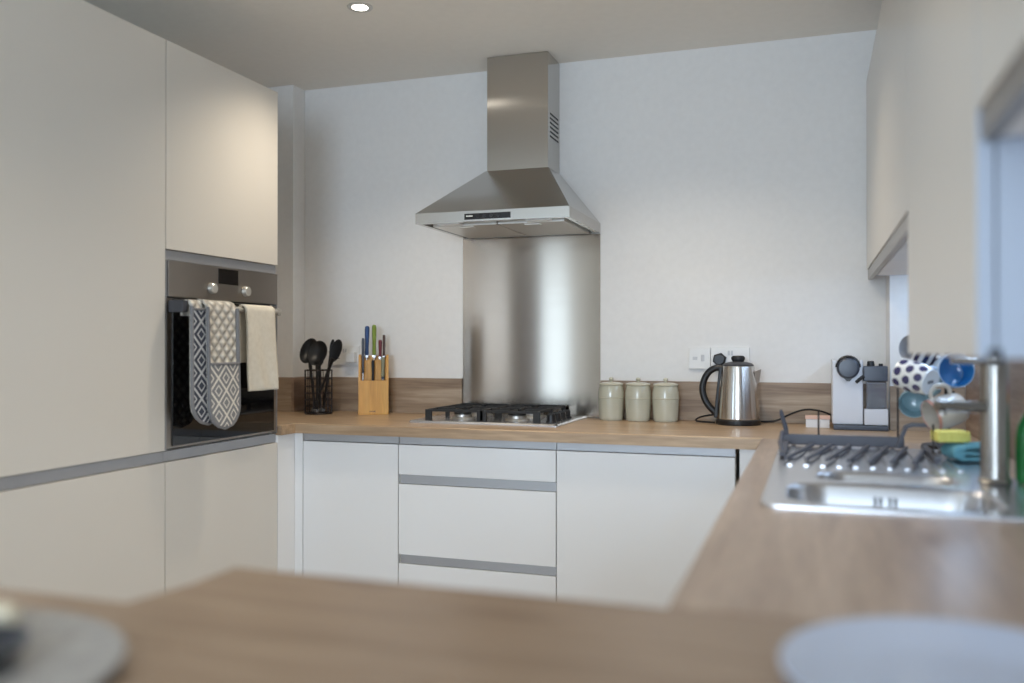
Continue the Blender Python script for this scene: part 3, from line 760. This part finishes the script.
# ------------------------------------------------------------------ knife block with knives
KX0, KX1, KY0, KY1 = -1.833, -1.706, 3.375, 3.470
KROT = .46
o = ((KX0 + KX1) / 2, KY0, ZW)
kb = thing('knife_block', 'golden bamboo knife block with a stepped front full of coloured knives', 'knife block', o)
kb.rotation_euler.z = KROT
z0 = ZW + .0004
w = .010; ymid = KY0 + .040
b = MB(o)
b.box(KX0, KX1, KY0, KY0 + w, z0, ZW + .145, .0015)                 # front face
b.box(KX0 + w, KX1 - w, ymid, ymid + w, z0 + w, ZW + .232, .0015)       # middle wall
b.box(KX0 + w, KX1 - w, KY1 - w, KY1, z0 + w, ZW + .250, .0015)
b.box(KX0 + w, KX1 - w, KY0 + w, KY1, z0, z0 + w)
b.build('block_body', M['bamboo'], kb)
for x in (KX0, KX1 - w):
    s = MB(o); pr = [(KY0 + w, z0), (KY1, z0), (KY1, ZW + .255), (ymid - .012, ZW + .255), (KY0 + w, ZW + .145)]
    s.loft([[(x, y, z) for y, z in pr], [(x + w, y, z) for y, z in pr]]); s.build('side_panel', M['bamboo'], kb)
b = MB(o)
for k, wd in enumerate((.003, .003, .002, .004, .003)): b.box(-1.785 + k * .0052, -1.785 + k * .0052 + wd, KY0 - .0006, KY0 + .001, ZW + .012, ZW + .017)
b.build('brand_mark', M['hbrown'], kb)
def knife(x, y, ztop, hlen, wd, m, label, cap=None, tilt=0.0):
    o = (x, y, ZW + .02); t = thing('knife', label, 'knife', o, 'knives in the bamboo block')
    c, sn = math.cos(KROT), math.sin(KROT); dx, dy = x - (KX0 + KX1) / 2, y - KY0
    t.location = ((KX0 + KX1) / 2 + dx * c - dy * sn, KY0 + dx * sn + dy * c, ZW + .02); t.rotation_euler.z = KROT
    zb = ztop - hlen
    MB(o).box(x - .0008, x + .0008, y - .010, y + .010, ZW + .018, zb - .008).build('blade', M['steel_sink'], t)
    MB(o).box(x - wd * .42, x + wd * .42, y - .008, y + .008, zb - .012, zb, .002).build('bolster', M['steel_sink'] if cap is None else cap, t)
    b = MB(o); L = []
    for f, s in ((0, .80), (.06, .95), (.3, .85), (.6, 1.0), (.88, 1.08), (.97, .95), (1.0, .6)):
        z = zb + hlen * f; xx = x + tilt * f * hlen
        L.append([(xx + wd / 2 * s * math.cos(a), y + .011 * s * math.sin(a), z) for a in [2 * PI * k / 14 for k in range(14)]])
    b.loft(L); b.build('handle', m, t)
    return t
yb_, yf_ = ymid + w + .018, KY0 + w + .015
knife(-1.800, yb_, 1.288, .125, .019, M['hblue'], 'knife with long blue handle, tallest at the oven end of the block', tilt=.02)
knife(-1.768, yb_, 1.293, .130, .018, M['hgreen'], 'knife with olive green handle, tallest in the block')
knife(-1.742, yb_, 1.228, .072, .015, M['hmaroon'], 'knife with short dark red handle in the back row')
knife(-1.726, yb_, 1.250, .090, .012, M['hbrown'], 'thin knife with dark brown handle at the kettle end of the back row')
knife(-1.814, yf_, 1.236, .140, .012, M['hslate'], 'front row knife with slate grey handle standing before the blue one', M['black'])
knife(-1.772, yf_, 1.142, .085, .013, M['hblack'], 'front row knife with black handle in the middle of the block', M['black'])
knife(-1.730, yf_, 1.156, .085, .016, M['hsage'], 'front row knife with pale sage handle', M['black'])

# ------------------------------------------------------------------ coffee machine and little carton
o = (.155, 3.31, ZW)
cm = thing('coffee_machine', 'white capsule coffee machine with clear milk jug in the worktop corner', 'coffee machine', o)
y0, y1 = 3.30, 3.335
MB(o).box(.064, .241, 3.285, 3.335, ZW + .0004, ZW + .018, .003).build('drip_base', M['cmblue'], cm)
MB(o).box(.060, .161, 3.300, 3.505, ZW + .0185, 1.153, .006, 3).build('body', M['cmwhite'], cm)
h = MB(o).lathe((.112, 3.300, 1.125), [(0, 0), (.037, 0), (.038, .004), (.036, .016), (.030, .021), (0, .023)], 36, Vector((0, 0, 1)).rotation_difference(Vector((0, -1, 0)))).build('brew_head', M['cmblue'], cm)
b = MB(o); b.loft([[(.092, 3.283, 1.098), (.132, 3.283, 1.098), (.132, 3.299, 1.098), (.092, 3.299, 1.098)], [(.107, 3.283, 1.080), (.117, 3.283, 1.080), (.117, 3.299, 1.080), (.107, 3.299, 1.080)]])
b.build('pour_lip', M['black'], cm)
MB(o).tube([(.112 + .036 * math.cos(a), 3.291, 1.128 + .036 * math.sin(a)) for a in [PI * k / 12 for k in range(13)]], .006, 8).build('lever', M['black'], cm)
MB(o).box(.164, .241, 3.290, 3.3355, .937 - .008, .984, .004).build('jug_stand', M['cmwhite'], cm)
MB(o).box(.172, .236, 3.297, 3.333, .9845, 1.079, .006, 3).build('milk_jug', M['clear'], cm)
l = MB(o).box(.162, .240, 3.290, 3.336, 1.0795, 1.133, .005).build('jug_lid', M['cmblue'], cm)
MB(o).cyl((.186, 3.31, 1.131), (.186, 3.31, 1.150), .013, .011, 20, .002).build('dial', M['black'], l)
MB(o).cyl((.218, 3.31, 1.131), (.218, 3.31, 1.141), .007, None, 16, .001).build('button', M['black'], l)
MB(o).tube([(.163, 3.287, 1.098), (.150, 3.284, 1.088), (.137, 3.282, 1.076)], .006, 8).build('milk_spout', M['black'], cm)
MB(o).tube([(.07, 3.505, ZW + .03), (.03, 3.495, ZW + .05), (-.03, 3.49, ZW + .058), (-.09, 3.49, ZW + .035), (-.13, 3.488, ZW + .010), (-.17, 3.487, ZW + .006), (-.20, 3.49, ZW + .006)], .0034, 8, smooth=3).build('power_cord', M['rubber'], cm)
o = (.015, 3.37, ZW)
bx = thing('carton', 'small white carton with a pink lid lying beside the coffee machine', 'box', o)
MB(o).box(-.028, .052, 3.350, 3.395, ZW + .0004, ZW + .030, .001).build('tray', M['card'], bx)
MB(o).box(-.030, .054, 3.348, 3.397, ZW + .0304, ZW + .042, .001).build('lid', M['pink'], bx)

# ------------------------------------------------------------------ sink, tap
o = ((SX0 + SX1) / 2, (SY0 + SY1) / 2, ZW)
sk = thing('sink', 'stainless steel one and a half bowl sink with ribbed drainer set into worktop', 'sink', o)
ZS = ZW + .006
bowl1 = (-.052, .325, 1.705, 1.960); bowl2 = (.005, .290, 2.005, 2.150)
b = MB(o); b.plate(rrect(SX0, SX1, SY0, SY1, .03), [rrect(*bowl1, .075, 8)[::-1], rrect(*bowl2, .06, 8)[::-1]], ZW + .0006, ZS, .003)
b.build('sink_deck', M['steel_sink'], sk)
def bowl(r, rad, depth, name):
    x0, x1, y0, y1 = r; b = MB(o); L = []
    for d, z, rr in ((0, ZS - .001, rad), (.003, ZS - .006, rad), (.010, ZS - depth * .5, rad - .004), (.018, ZS - depth * .85, rad - .012), (.032, ZS - depth * .97, rad - .02), (.06, ZS - depth, rad - .03)):
        L.append([(px, py, z) for px, py in rrect(x0 + d, x1 - d, y0 + d, y1 - d, max(rr, .01), 8)])
    b.loft(L, False, True); bb = b.build(name, M['steel_sink'], sk, solid=.0012); return bb
b1 = bowl(bowl1, .075, .155, 'bowl'); b2 = bowl(bowl2, .06, .10, 'half_bowl')
for k, x in enumerate((.118, .128, .146, .156)):
    MB(o).box(x - .0025, x + .0025, 1.949, 1.953, ZS - .050, ZS - .022, .001).build('overflow_slot', M['slot'], b1)
for c, bb in (((.13, 1.83, ZS - .155), b1), ((.145, 2.078, ZS - .10), b2)):
    MB(o).lathe(c, [(0, .001), (.03, .001), (.042, .004), (.044, .001)], 28).build('waste', M['chrome'], bb)
b = MB(o)
for k in range(11):
    x = -.055 + k * .037; b.box(x - .006, x + .006, 2.225, 2.665, ZS - .001, ZS + .0035, .0015)
b.build('drainer_ribs', M['steel_sink'], sk)

TX, TY = .356, 2.075
o = (TX, TY, ZS)
tp = thing('mixer_tap', 'tall brushed steel mixer tap with a straight spout and lever, beside the sink bowls', 'tap', o)
MB(o).lathe((TX, TY, ZS + .0004), [(0, 0), (.030, 0), (.033, .004), (.030, .009), (.0275, .012), (.0275, .245), (.0255, .250), (0, .250)], 40).build('column', M['chrome'], tp)
MB(o).lathe((TX, TY, ZS + .2506), [(0, 0), (.0255, 0), (.0275, .004), (.0275, .032), (.025, .036), (0, .037)], 40).build('lever_cap', M['chrome'], tp)
MB(o).tube([(TX - .022, TY - .012, 1.168), (TX - .06, TY - .02, 1.170), (TX - .085, TY - .025, 1.171)], .0065, 12, flat=.8).build('lever', M['chrome'], tp)
MB(o).tube([(TX - .015, TY - .008, 1.074), (TX - .05, TY - .030, 1.076), (TX - .098, TY - .060, 1.079), (TX - .118, TY - .072, 1.080)], .0125, 16, flat=.9).build('spout', M['chrome'], tp)
MB(o).cyl((TX - .108, TY - .066, 1.068), (TX - .108, TY - .066, 1.060), .0080, None, 16).build('aerator', M['chrome'], tp)

# ------------------------------------------------------------------ folding drying rack on the drainer
o = (.08, 2.50, ZS)
dk = thing('drying_rack', 'grey folding dish drying rack with upright prongs lying on the drainer', 'dish rack', o)
zf = ZS + .0045
b = MB(o)
b.box(-.085, .235, 2.655, 2.672, zf, zf + .030, .004); b.build('end_bar', M['rackgrey'], dk)
MB(o).box(-.085, -.068, 2.36, 2.655, zf, zf + .012, .003).build('side_bar', M['rackgrey'], dk)
MB(o).box(.275, .292, 2.36, 2.655, zf, zf + .012, .003).build('side_bar', M['rackgrey'], dk)
for k in range(7):
    x = -.035 + k * .048
    MB(o).rbox(Vector((x, 2.45, zf + .006)), (.010, .35, .008), Quaternion((0, 0, 1), -.18), .002).build('slat', M['rackgrey'], dk)
MB(o).tube([(-.073, 2.662, zf + .012), (-.078, 2.662, zf + .05), (-.088, 2.660, zf + .085), (-.090, 2.655, zf + .098)], [.007, .0065, .006, .004], 10).build('side_prong', M['rackgrey'], dk)
MB(o).tube([(-.078, 2.40, zf + .008), (-.084, 2.42, zf + .030), (-.080, 2.47, zf + .052)], .006, 8).build('side_prong', M['rackgrey'], dk)
for x, y, h in ((.012, 2.663, .10), (.219, 2.663, .19), (.283, 2.45, .085)):
    MB(o).cyl((x, y, zf + .002), (x, y, zf + h), .0026, None, 10).build('wire_prong', M['wire'], dk)
arch = [(.215, 2.645, zf + .004), (.238, 2.652, zf + .060), (.255, 2.655, zf + .066), (.288, 2.648, zf + .066), (.300, 2.640, zf + .058), (.322, 2.628, zf + .004)]
b = MB(o); L = []
for i, p in enumerate(arch):
    p = Vector(p); t = (Vector(arch[min(i + 1, 5)]) - Vector(arch[max(i - 1, 0)])).normalized(); n = Vector((0, 1, 0)).cross(t).normalized()
    L.append([p + n * .004 + Vector((0, -.022, 0)), p + n * .004 + Vector((0, .022, 0)), p - n * .004 + Vector((0, .022, 0)), p - n * .004 + Vector((0, -.022, 0))])
b.loft(L); b.build('fold_out_arch', M['rackgrey'], dk)

# ------------------------------------------------------------------ cloths, sponge, bottle
def folded(x0, x1, y0, y1, z0, layers, th, m, name, label, cat, rot=0.0):
    o = ((x0 + x1) / 2, (y0 + y1) / 2, z0); L = []
    t = thing(name, label, cat, o)
    for k in range(layers):
        s = MB(); n = 12; rows = []
        for i in range(n + 1):
            r = []
            for j in range(n + 1):
                u, v = i / n, j / n
                x = (x0 - x1) / 2 + (x1 - x0) * u; y = (y0 - y1) / 2 + (y1 - y0) * v
                z = th * (k + .5) + .0018 * math.sin(6 * u + k) * math.sin(5 * v + 2 * k) + (.0 if k else 0)
                c, sn = math.cos(rot + .05 * k), math.sin(rot + .05 * k)
                r.append((x * c - y * sn, x * sn + y * c, z + .0025))
            rows.append(r)
        s.strip(rows); s.build('fold', m, t, solid=th * .8, recalc=False, sub=1)
    fr = MB(); c, sn = math.cos(rot), math.sin(rot); P = []
    for j in range(9):
        y = (y0 - y1) / 2 + (y1 - y0) * j / 8; x = (x0 - x1) / 2
        P.append((x * c - y * sn, x * sn + y * c, th * layers * .5 + .003))
    fr.tube(P, th * layers * .42, 10); fr.build('rolled_edge', m, t, sub=1)
    return t
folded(.326, .408, 2.40, 2.49, ZS + .0005, 3, .014, M['teal'], 'dishcloth', 'folded teal dishcloth under the yellow sponge behind the tap', 'cloth', .25)
folded(.338, .400, 2.525, 2.60, ZS + .0005, 2, .016, M['ragwhite'], 'cleaning_rag', 'crumpled pale rag between the teal cloth and the mug tree', 'cloth', -.2)
o = (.345, 2.46, ZS + .0478)
tag(MB(o).rbox(Vector((.322, 2.452, ZS + .0610)), (.078, .058, .028), Quaternion((0, 0, 1), .2), .006).build('sponge', M['sponge']), 'yellow sponge lying on top of the teal cloth', 'sponge')
BX, BY = .430, 2.085
o = (BX, BY, ZW)
bt = thing('washing_up_bottle', 'green washing-up liquid bottle with orange collar and red cap at the picture edge', 'bottle', o)
zb = ZS + .0004
MB(o).lathe((BX, BY, zb), [(0, 0), (.030, 0), (.034, .006), (.034, .09), (.031, .118), (.020, .142), (.013, .152), (.013, .165), (0, .165)], 40, None, 1.0, .75).build('body', M['bottle'], bt)
MB(o).lathe((BX, BY, zb + .1652), [(0, 0), (.0155, 0), (.0145, .022), (0, .022)], 28).build('collar', M['orange'], bt)
c = MB(o).lathe((BX, BY, zb + .1874), [(0, 0), (.0125, 0), (.0115, .014), (.008, .018), (0, .018)], 24).build('cap', M['redcap'], bt)
MB(o).lathe((BX, BY, zb + .2056), [(0, 0), (.007, 0), (.006, .012), (0, .013)], 20).build('nozzle', M['lilac'], c)

# ------------------------------------------------------------------ mug tree and mugs
MX, MY = .358, 2.78
o = (MX, MY, ZW)
mt = thing('mug_tree', 'dark mug tree standing in the corner behind the drying rack', 'mug tree', o)
MB(o).lathe((MX, MY, ZW + .0004), [(0, 0), (.068, 0), (.070, .004), (.066, .012), (.02, .018), (0, .018)], 40).build('base', M['wire'], mt)
MB(o).cyl((MX, MY, ZW + .016), (MX, MY, ZW + .34), .008, None, 16, .002).build('pole', M['wire'], mt)
def mug(label, base_c, axis, hdir, outer, inner, foot, R=.041, H=.088, rim=None, band=None):
    """base centre, axis from base to rim, direction of the handle"""
    a = Vector(axis).normalized(); h = Vector(hdir); h = (h - a * h.dot(a)).normalized(); s = a.cross(h)
    q = Matrix((h, s, a)).transposed().to_quaternion()
    t = thing('mug', label, 'mug', base_c, 'mugs hanging on the mug tree')
    t.rotation_mode = 'QUATERNION'; t.rotation_quaternion = q
    MB().lathe((0, 0, 0), [(R * .72, .002), (R * .80, 0), (R * .93, .008), (R, .03), (R * 1.02, H * .7), (R * 1.0, H), (R * .95, H + .001)], 48).build('body', outer, t)
    MB().lathe((0, 0, 0), [(R * .95, H + .001), (R * .93, H - .002), (R * .94, H * .6), (R * .86, .012), (R * .6, .006), (0, .006)], 48).build('inside', inner, t)
    MB().lathe((0, 0, 0), [(0, .0012), (R * .72, .001), (R * .80, -.0008), (R * .84, .0006)], 40).build('foot', foot, t)
    P = [(R * .98, 0, H * .82), (R + .018, 0, H * .86), (R + .031, 0, H * .66), (R + .030, 0, H * .42), (R + .016, 0, H * .22), (R * .98, 0, H * .24)]
    MB().tube(P, .0055, 10, smooth=2).build('handle', outer if outer not in (M['polka'], M['stripes']) else M['mugwhite'], t)
    if rim: MB().lathe((0, 0, 0), [(R * 1.004, H - .006), (R * 1.012, H), (R * .98, H + .0025), (R * .94, H - .001)], 40).build('rim', rim, t)
    return t
def cam(r, u, c): # blends of the room's own directions: along the back wall, up, towards the room
    e1 = Vector((.947, .322, 0)); e2 = Vector((0, 0, 1)); e3 = Vector((.322, -.947, 0)); return e1 * r + e2 * u + e3 * c
m1 = mug('white mug with dark blue polka dots, its round foot turned to the room', (.289, 2.553, 1.107), cam(-.50, .25, -.83), cam(.5, .3, -1), M['polka'], M['mugwhite'], M['footgrey'])
b = MB()
for k in range(3): b.box(-.010 + k * .008, -.005 + k * .008, -.004, .004, -.0002, .0018)
b.build('maker_mark', M['hslate'], [c for c in m1.children if c.name.startswith('foot')][0])
mug('pale mug with bright blue inside, opening towards the room beside the tap', (.345, 2.700, 1.128), cam(-.16, .10, .95), cam(-1, .15, 0), M['mugpale'], M['mugblue'], M['footgrey'], R=.046, H=.085)
mug('duck egg blue mug hanging lowest under the polka dot mug', (.272, 2.745, 1.052), cam(-.45, -.10, .85), cam(1, .5, 0), M['mugteal'], M['mugteal'], M['footgrey'], R=.039, H=.085)
mug('cream mug with pinkish rim, lying on its side below the blue mug', (.366, 2.590, 1.043), cam(-.95, -.30, .04), cam(-.1, 1, .1), M['mugcream'], M['mugcream'], M['footgrey'], R=.043, H=.085, rim=M['mugpink'])
mug('navy and white striped mug at the top of the tree', (.285, 2.775, 1.150), cam(.1, .62, .55), cam(.3, -1, .1), M['stripes'], M['navy'], M['footgrey'], R=.034, H=.07)
mug('plain grey mug peeping out beside the lowest wall cabinet', (.318, 2.862, 1.190), cam(-.9, .1, .3), cam(1, -.5, 0), M['muggrey'], M['muggrey'], M['footgrey'], R=.036, H=.075)
for (dx, dy, z) in ((-.05, -.14, 1.13), (-.03, -.10, 1.06), (.01, -.12, 1.075), (.02, -.11, 1.15), (-.03, -.06, 1.21), (-.06, .03, 1.21)):
    MB(o).cyl((MX, MY, z - .012), (MX + dx * .6, MY + dy * .6, z), .0045, .0035, 10).build('peg', M['wire'], mt)

# ------------------------------------------------------------------ crockery on the breakfast bar
def crockery(name, label, cat, c, prof, m, n=64, group=None):
    o = c; b = MB(o).lathe(c, prof, n); return tag(b.build(name, m, sharp=60), label, cat, group)
R = .155
crockery('plate', 'pale blue-white round plate blurred at the near end of the bar below the sink worktop', 'plate', (.125, .825, ZW + .0004),
         [(0, 0), (R * .55, 0), (R * .62, .003), (R, .016), (R * .995, .019), (R * .62, .007), (R * .5, .005), (0, .005)], M['platewhite'])
R = .19
crockery('plate', 'large speckled grey round plate blurred under a dark bowl on the bar', 'plate', (-.742, .535, ZW + .0004),
         [(0, 0), (R * .6, 0), (R * .7, .003), (R, .012), (R * .995, .015), (R * .7, .007), (R * .5, .005), (0, .005)], M['greyplate'])
crockery('bowl', 'dark charcoal bowl standing on the large grey plate', 'bowl', (-.712, .583, ZW + .0058),
         [(0, 0), (.032, 0), (.034, .004), (.050, .013), (.056, .023), (.053, .023), (.047, .014), (.030, .007), (0, .006)], M['charcoal'])
crockery('ramekin', 'small cream pot behind the dark bowl at the edge of the grey plate', 'pot', (-.768, .668, ZW + .0115),
         [(0, 0), (.017, 0), (.021, .006), (.022, .014), (.018, .021), (.009, .025), (0, .0255)], M['creampot'])

# ------------------------------------------------------------------ ceiling downlights
def downlight(x, y, label):
    o = (x, y, ZC); t = thing('downlight', label, 'ceiling light', o)
    MB(o).lathe((x, y, ZC - .0035), [(.028, .0032), (.028, .001), (.031, 0), (.043, .0005), (.045, .0032)], 40).build('trim_ring', M['knob'], t)
    MB(o).lathe((x, y, ZC - .002), [(0, 0), (.0275, 0), (.0275, .0018), (0, .0018)], 32).build('lamp', M['lamp'], t)
downlight(-1.479, 2.72, 'small round recessed downlight glowing in the ceiling near the hood')

def spot(x, y, e, col=(1, .87, .70), size=125, blend=.9):
    l = bpy.data.lights.new('downlight_beam', 'SPOT'); l.energy = e; l.color = col; l.spot_size = math.radians(size); l.spot_blend = blend; l.shadow_soft_size = .035
    ob = bpy.data.objects.new('downlight_beam', l); COL.objects.link(ob); ob.location = (x, y, ZC - .02)
    return ob
for x, y, e in ((-1.479, 2.72, 29), (-.45, 2.72, 29), (-.95, 1.35, 22), (-.25, 1.35, 7), (-.9, -.9, 15), (-.3, -1.9, 12)):
    spot(x, y, e)

def area(name, loc, rot, sx, sy, e, col):
    l = bpy.data.lights.new(name, 'AREA'); l.shape = 'RECTANGLE'; l.size = sx; l.size_y = sy; l.energy = e; l.color = col
    ob = bpy.data.objects.new(name, l); COL.objects.link(ob); ob.location = loc; ob.rotation_euler = rot; return ob
# daylight entering through the glazed door and the window
area('daylight_door', (XL - .035, (LW[0] + LW[1]) / 2, (LW[2] + LW[3]) / 2), (0, -PI / 2, 0), LW[3] - LW[2], LW[1] - LW[0], 25, (.58, .79, 1))
area('daylight_window', ((BW[0] + BW[1]) / 2, YR - .045, (BW[2] + BW[3]) / 2), (PI / 2, 0, 0), BW[1] - BW[0], BW[3] - BW[2], 104, (.67, .82, 1))

# unseen cool area light, added to tint the mug corner blue
area('cool_corner_fill', (.42, 2.72, 1.440), (0, .35, 0), .04, 1.1, 2.2, (.50, .70, 1))

w = bpy.data.worlds.new('daylight'); scene.world = w; w.use_nodes = True
w.node_tree.nodes['Background'].inputs[0].default_value = (.72, .84, 1, 1); w.node_tree.nodes['Background'].inputs[1].default_value = 1.0

# ------------------------------------------------------------------ camera
cd_ = bpy.data.cameras.new('camera'); cam_o = bpy.data.objects.new('camera', cd_); COL.objects.link(cam_o)
cd_.sensor_width = 36; cd_.lens = 887.29 / 1024 * 36
cam_o.location = (0, 0, 1.2015); cam_o.rotation_euler = (PI / 2 + .0052, 0, .328)
cd_.clip_start = .02
cd_.dof.use_dof = True; cd_.dof.focus_distance = 3.35; cd_.dof.aperture_fstop = 1.3
scene.camera = cam_o
scene.view_settings.view_transform = 'Standard'
scene.view_settings.look = 'None'
scene.view_settings.exposure = 0.15
scene.cycles.use_denoising = True
scene.cycles.max_bounces = 10; scene.cycles.diffuse_bounces = 6
